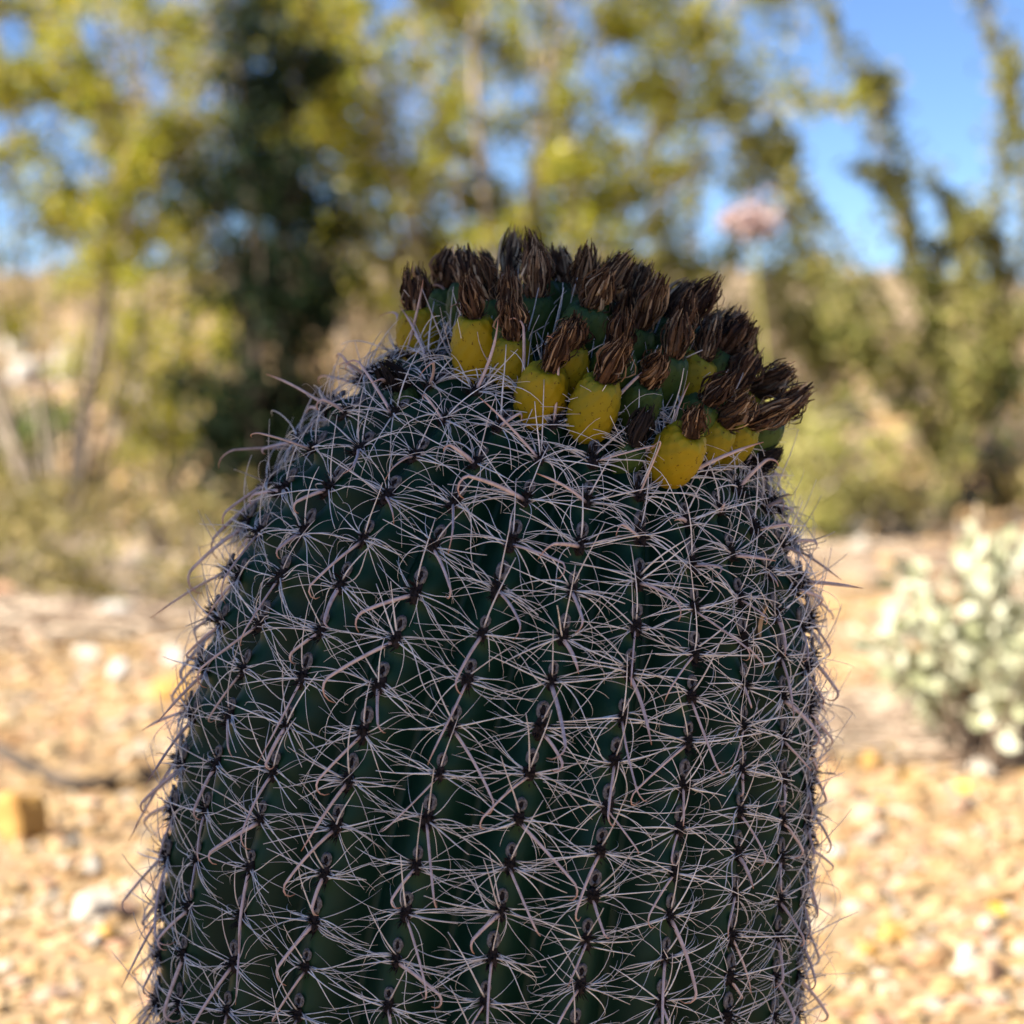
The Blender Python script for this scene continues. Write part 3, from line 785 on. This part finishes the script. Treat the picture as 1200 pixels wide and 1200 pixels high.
def spines(q, s, rd):
    """returns (radial spine builder, hooked spine builder) in world coordinates"""
    p, t, u, n = frame(q, s)
    z = p[2]
    young = min(max((s - (ARC - .27)) / .17, 0), 1)
    tuft, hk = MB(), MB()
    p0 = p + n * .001
    # bristly radials to both sides
    nr = rd.randint(13, 17)
    for i in range(nr):
        side = 1 if i % 2 else -1
        el = rd.gauss(-.06 + .30 * young, .40 + .25 * young)
        el = max(-1.15, min(1.3, el))
        lift = rd.uniform(.16, .55) + .2 * young
        d = t * side * math.cos(el) + u * math.sin(el) + n * lift
        L = rd.uniform(.027, .062) * (1 - .18 * abs(el))
        st = p0 + t * side * .0022 + u * rd.uniform(-.004, .003)
        to = -n * .7 - u * rd.uniform(-.3, .7) + t * rd.gauss(0, .3)
        pts = bend_line(st, d, L, norm(to), rd.uniform(.5, 2.0), 10, rd.choice([.04, .10, .16, .26]), None, rd)
        r0 = rd.uniform(.00022, .00038) if rd.random() < .8 else .00050
        tuft.add(*tube(pts, r0 * np.linspace(1, .35, 10), 4))
    # stouter straight centrals
    for i in range(rd.choice([2, 3, 3, 4])):
        kind = (i % 4)
        if kind == 0: d = u * rd.uniform(.6, 1.1) + n * rd.uniform(.55, .9) + t * rd.gauss(0, .3)
        elif kind == 1: d = t * 1.0 + n * rd.uniform(.3, .6) + u * rd.gauss(.0, .25)
        elif kind == 2: d = -t * 1.0 + n * rd.uniform(.3, .6) + u * rd.gauss(.0, .25)
        else: d = u * rd.gauss(.7, .4) + t * rd.gauss(.0, .7) + n * .7
        L = rd.uniform(.032, .050)
        pts = bend_line(p0 + u * .002 * (1 if kind == 0 else -.5), d, L, norm(-n + u * rd.gauss(0, .4)), rd.uniform(.1, .8), 9, .03, None, rd)
        tuft.add(*tube(pts, rd.uniform(.00050, .00075) * np.linspace(1, .3, 9) ** .8, 5, .7, n))
    # the hooked central
    dn = rd.uniform(.45, 1.2) * (1 - young) - rd.uniform(.25, .8) * young
    d = n * rd.uniform(.40, .85) - u * dn + t * rd.gauss(-.08, .75)
    L = (rd.uniform(.046, .072) if rd.random() < .65 else rd.uniform(.026, .042)) * (1 - .12 * young)
    if n[0] > .6: L *= .62
    elif n[0] < -.7 and z < .5 and rd.random() < .5: L *= 1.25
    hook_axis[0] = None
    to = norm(-u * rd.uniform(.6, 1) + t * rd.gauss(0, .5) - n * .25)
    hooked = rd.random() < .8
    pts = bend_line(p0 - u * .002, d, L, to, rd.uniform(.15, .55), 18, .006, (rd.uniform(.70, .82), rd.uniform(1.3, 2.5)) if hooked else None, rd)
    rr = rd.uniform(.0010, .00155) * np.concatenate([np.linspace(1, .78, 12), np.linspace(.74, .18, 6)])
    hk.add(*tube(pts, rr, 6, .62, np.cross(d, to)))
    return p, t, u, n, tuft, hk

AXTOP = norm(LD * math.sin(TH[-1]) + np.array([0, 0, math.cos(TH[-1])]))
camv = np.array([0, CAM_Y, CAM_Z])
rd = random.Random(77)
cand = []
for k in range(NR):
    j = 0
    while True:
        s = (j + ROFF[k]) * SPACE; j += 1
        if s > ARC - .085: break
        if s < .03: continue
        p, t, u, n = frame(float(k), s)
        cand.append((k, s, p, n, (camv - p) @ n / np.linalg.norm(camv - p)))
front = [c for c in cand if c[4] > -.20 and c[2][2] > .22]
front.sort(key=lambda c: -c[4]); front = front[:298]
fset = {(c[0], round(c[1], 5)) for c in front}
rest_t, rest_h, rest_p = MB(), MB(), MB()
for c in cand:
    k, s = c[0], c[1]
    p, t, u, n, tuft, hk = spines(float(k), s, rd)
    if (k, round(s, 5)) in fset:
        sc = rd.uniform(1.0, 1.35)
        mt = Matrix(((t[0] * sc, u[0] * sc, n[0] * sc, p[0]), (t[1] * sc, u[1] * sc, n[1] * sc, p[1]), (t[2] * sc, u[2] * sc, n[2] * sc, p[2]), (0, 0, 0, 1)))
        ar = obj('areole', AREOLES[rd.randrange(6)], cactus)
        ar.matrix_local = Matrix.Translation(inv) @ mt
        im = np.array(mt.inverted())
        for nm, b, mat in (('spine_tuft', tuft, 'radial'), ('hooked_spine', hk, 'central')):
            for i in range(len(b.v)):
                b.v[i] = b.v[i] @ im[:3, :3].T + im[:3, 3]
            o = obj(nm, b.mesh(nm, M[mat]), ar)
            if nm == 'spine_tuft': o['kind'] = 'stuff'
    else:
        for src, dst in ((tuft, rest_t), (hk, rest_h)):
            for v in src.v: v -= LOC0
            off = dst.n
            dst.v += src.v; dst.a += src.a; dst.f.extend([[i + off for i in f] for f in src.f]); dst.n += src.n
tag(obj('spine_mass', rest_t.mesh('spine_mass', M['radial']), cactus), kind='stuff')
tag(obj('hooked_spine_mass', rest_h.mesh('hooked_spine_mass', M['central']), cactus), kind='stuff')

# thin spines and wool round the growing tip
tipm = MB(); rt = random.Random(31)
for _ in range(420):
    q = rt.uniform(0, NR); a = .012 + .10 * math.sqrt(rt.random()); s = ARC - a
    p = surf(np.array([q]), np.array([s]))[0][0] - LOC0
    _, t, u, n = frame(q, s)
    d = n * .8 + u * rt.gauss(.2, .35) + t * rt.gauss(0, .5)
    pts = bend_line(p - n * .003, d, rt.uniform(.025, .055), norm(u + t * rt.gauss(0, 1)), rt.uniform(.1, .9), 8, .04, None, rt)
    tipm.add(*tube(pts, rt.uniform(.0004, .0008) * np.linspace(1, .35, 8), 4))
tag(obj('crown_spines', tipm.mesh('crown_spines', M['radial']), cactus), kind='stuff')

# fruits with dried flowers
def fruit_mesh(seed, mat):
    r = np.random.default_rng(seed)
    pr = catmull([(.006, 0), (.0118, .004), (.0148, .013), (.0150, .023), (.0128, .032), (.0098, .0365), (.0075, .0375), (.004, .0368)], 34)
    nj = 48; V, T = [], []
    rows = 8; per = 11; ph0 = r.uniform(0, 6)
    wob = r.uniform(-.05, .05, 3)
    for k, (rad, z) in enumerate(pr):
        f = z / .0375
        for j in range(nj):
            a = j / nj * 6.283
            row = f * rows; ri = math.floor(row); u = row - ri
            w = ((a + ph0) / 6.283 * per + .5 * (ri % 2)) % 1.0 - .5
            sc = max(0, 1 - (abs(w) / (.40 * math.sqrt(max(0.02, 1 - u ** 1.5)) + .02)) ** 4) * (u ** .7 * .6 + .3)   # small overlapping scale
            amp = .0015 * (0 if f < .12 else 1)
            rr = rad * (1 + wob[0] * math.cos(a) + wob[1] * math.cos(2 * a + wob[2] * 9)) + amp * sc
            V.append((rr * math.cos(a), rr * math.sin(a), z)); T.append(f)
    F = [[k * nj + j, k * nj + (j + 1) % nj, (k + 1) * nj + (j + 1) % nj, (k + 1) * nj + j] for k in range(33) for j in range(nj)]
    F.append([33 * nj + j for j in range(nj)])
    return mesh_from('fruit', V, F, mat, True, {'t': T})

def dried_mesh(seed, mat, n_=92):
    r = random.Random(seed); V, F = [], []
    tw = r.gauss(0, .35); opn = r.uniform(-.12, .25); Lf = r.uniform(.85, 1.15)
    sh = np.array([r.gauss(0, .12), r.gauss(0, .12)])
    for i in range(n_):
        lay = i / n_
        a0 = r.uniform(0, 6.283); R0 = .0071 * (1 - .55 * lay) ; L = (.028 + .008 * lay * r.random() + r.uniform(-.005, .003)) * Lf
        wd = r.choice([r.uniform(.0009, .0018), r.uniform(.0014, .0032)]); out = r.uniform(.001, .0064) * (1 - .5 * lay) + .003 * opn
        cur = r.gauss(0, .0030); k0 = len(V); m = 8
        tws = tw + r.gauss(0, .25); cup = r.choice([-1, 1]) * r.uniform(.3, .9); spin = r.gauss(0, .9)
        for k in range(m):
            f = k / (m - 1)
            rr = R0 + out * math.sin(f * 2.3) * 1.5 - (R0 * .35 + out * .3) * max(0, f - .6) * 2 + cur * math.sin(f * 7 + i)
            a = a0 + tws * f
            c = np.array([rr * math.cos(a), rr * math.sin(a), L * f - .0008])
            c[:2] += sh * (L * f) * .6
            tn = np.array([-math.sin(a + spin * f), math.cos(a + spin * f), 0]); ou = np.array([math.cos(a + spin * f), math.sin(a + spin * f), .1])
            w = wd * (.55 + .75 * math.sin(math.pi * min(1, f * .85 + .1))) * (1 - .4 * max(0, f - .8) * 5)
            V += [c - tn * w * .5 + ou * w * .3 * cup, c, c + tn * w * .5 + ou * w * .3 * cup]
            V += [c - ou * .00035]
        for k in range(m - 1):
            b = k0 + k * 4; e = b + 4
            F += [[b, b + 1, e + 1, e], [b + 1, b + 2, e + 2, e + 1], [b, e, e + 3, b + 3], [b + 3, e + 3, e + 2, b + 2]]
    # a few splayed tatters at the collar
    for i in range(9):
        a = r.uniform(0, 6.283); k0 = len(V); L = r.uniform(.005, .010)
        c = np.array([.0075 * math.cos(a), .0075 * math.sin(a), .0005]); o = np.array([math.cos(a), math.sin(a), r.uniform(-.2, .8)]); tn = np.array([-math.sin(a), math.cos(a), 0])
        for f in (0, .5, 1):
            w = .0022 * (1 - .7 * f); p = c + o * L * f + np.array([0, 0, .002 * f * f])
            V += [p - tn * w * .5, p + tn * w * .5 + np.array([0, 0, .0004])]
        F += [[k0, k0 + 1, k0 + 3, k0 + 2], [k0 + 2, k0 + 3, k0 + 5, k0 + 4]]
    return mesh_from('dried_flower', V, F, mat, False)

FR = {'y': [fruit_mesh(300 + i, M['fruit_yellow']) for i in range(3)], 'l': [fruit_mesh(310 + i, M['fruit_lime']) for i in range(2)], 'g': [fruit_mesh(320 + i, M['fruit_green']) for i in range(2)]}
DR = [dried_mesh(400 + i, M['dried']) for i in range(10)]
DK = dried_mesh(450, M['dried_dark'])

def q_of(phi_deg):   # rib coordinate for a compass angle (0 = +x, -90 = towards the camera)
    return phi_deg / 360 * NR

def fruit(phi, a, kind, size=1.0, up=.5, dry=None, dsize=1.0, sink=.004, roll=None):
    """phi: angle round the crown, a: distance from the apex"""
    s = ARC - a; q = q_of(phi)
    p, t, u, n = frame(q, s)
    # sit on the crest line even where the base falls in a furrow
    d = norm(n * (1 - up) + AXTOP * up * .8 + np.array([0, 0, up * .35]))
    p = p - d * sink
    qt = Vector(d).to_track_quat('Z', 'Y')
    m = qt.to_matrix().to_4x4() @ Matrix.Rotation(rf.uniform(0, 6.28) if roll is None else roll, 4, 'Z')
    o = obj('fruit', rf.choice(FR[kind]), cactus)
    o.matrix_local = Matrix.Translation(inv + Vector(p)) @ m @ Matrix.Diagonal((size, size, size * rf.uniform(1.04, 1.22), 1))
    dm = DK if dry == 'dark' else rf.choice(DR)
    e = obj('dried_flower', dm, o)
    e.location = (0, 0, .0362); k = dsize / size
    e.rotation_euler = (rf.gauss(0, .2), rf.gauss(0, .2), rf.uniform(0, 6.28)); w = k * rf.uniform(.62, .84); e.scale = (w, w, k * rf.uniform(.74, 1.02))
    return o
rf = random.Random(5)
# ripe fruits along the front of the ring
for ph_, a, kind, sz in ((-184, .124, 'y', 1.0), (-146, .107, 'y', 1.10), (-113, .123, 'y', 1.18), (-93, .119, 'l', 1.1), (-63, .136, 'y', 1.16), (-38, .130, 'l', 1.05),
                         (-132, .096, 'l', .95), (-20, .126, 'l', 1.0), (-3, .125, 'g', 1.0)):
    fruit(ph_, a, kind, sz * .9, up=.45 if ph_ < -80 else .25, dsize=.95)
for k in range(8):
    fruit(14 + k * 19.5 + rf.uniform(-4, 4), .112 + rf.uniform(-.006, .006), rf.choice('lgg'), rf.uniform(.9, 1.05), up=.35)
for k in range(13):
    fruit(k * 27.7 + rf.uniform(-6, 6), .083 + rf.uniform(-.009, .007), rf.choice('lggg'), rf.uniform(.82, 1.05), up=.3)
for k in range(9):
    fruit(8 + k * 40 + rf.uniform(-8, 8), .053 + rf.uniform(-.007, .006), 'g', rf.uniform(.85, 1.05), up=.25)
for k in range(5):
    fruit(20 + k * 72 + rf.uniform(-6, 6), .023, 'g', rf.uniform(.85, 1.0), up=.2, sink=.004)
for ph_, a, sz in ((-46, .106, .9), (-10, .104, .9), (-72, .098, .85)):
    fruit(ph_, a, 'g' if a < .14 else 'l', sz, up=.3, dsize=.95)
fruit(-160, .150, 'g', .55, up=.3, dry='dark', dsize=.95, sink=.014)
fruit(-77, .132, 'g', .6, up=.25, dry='dark', dsize=.9, sink=.012)
fruit(-8, .152, 'g', .6, up=.25, dry='dark', dsize=1.1, sink=.012)

# curled dry leaf caught between spines
p, t, u, n = frame(21.4, ARC - .245)
V, F = [], []
for i in range(7):
    f = i / 6; w = .0042 * math.sin(math.pi * (f * .85 + .12))
    for s_, h in ((-1, .0036), (0, 0), (1, .0028)): V.append((w * s_ + .004 * f * f, f * .022 - .011, h + .009 * f * f - .002 * f))
for i in range(6):
    for j in range(2): F.append([i * 3 + j, i * 3 + j + 1, i * 3 + j + 4, i * 3 + j + 3])
lf = obj('dry_leaf', mesh_from('dry_leaf', V, F, M['dry_leaf']))
lf.matrix_world = Matrix(((t[0], u[0], n[0], p[0] + n[0] * .018), (t[1], u[1], n[1], p[1] + n[1] * .018), (t[2], u[2], n[2], p[2] + n[2] * .018), (0, 0, 0, 1)))
tag(lf, 'small curled tan dead leaf caught among the barrel cactus spines', 'leaf')
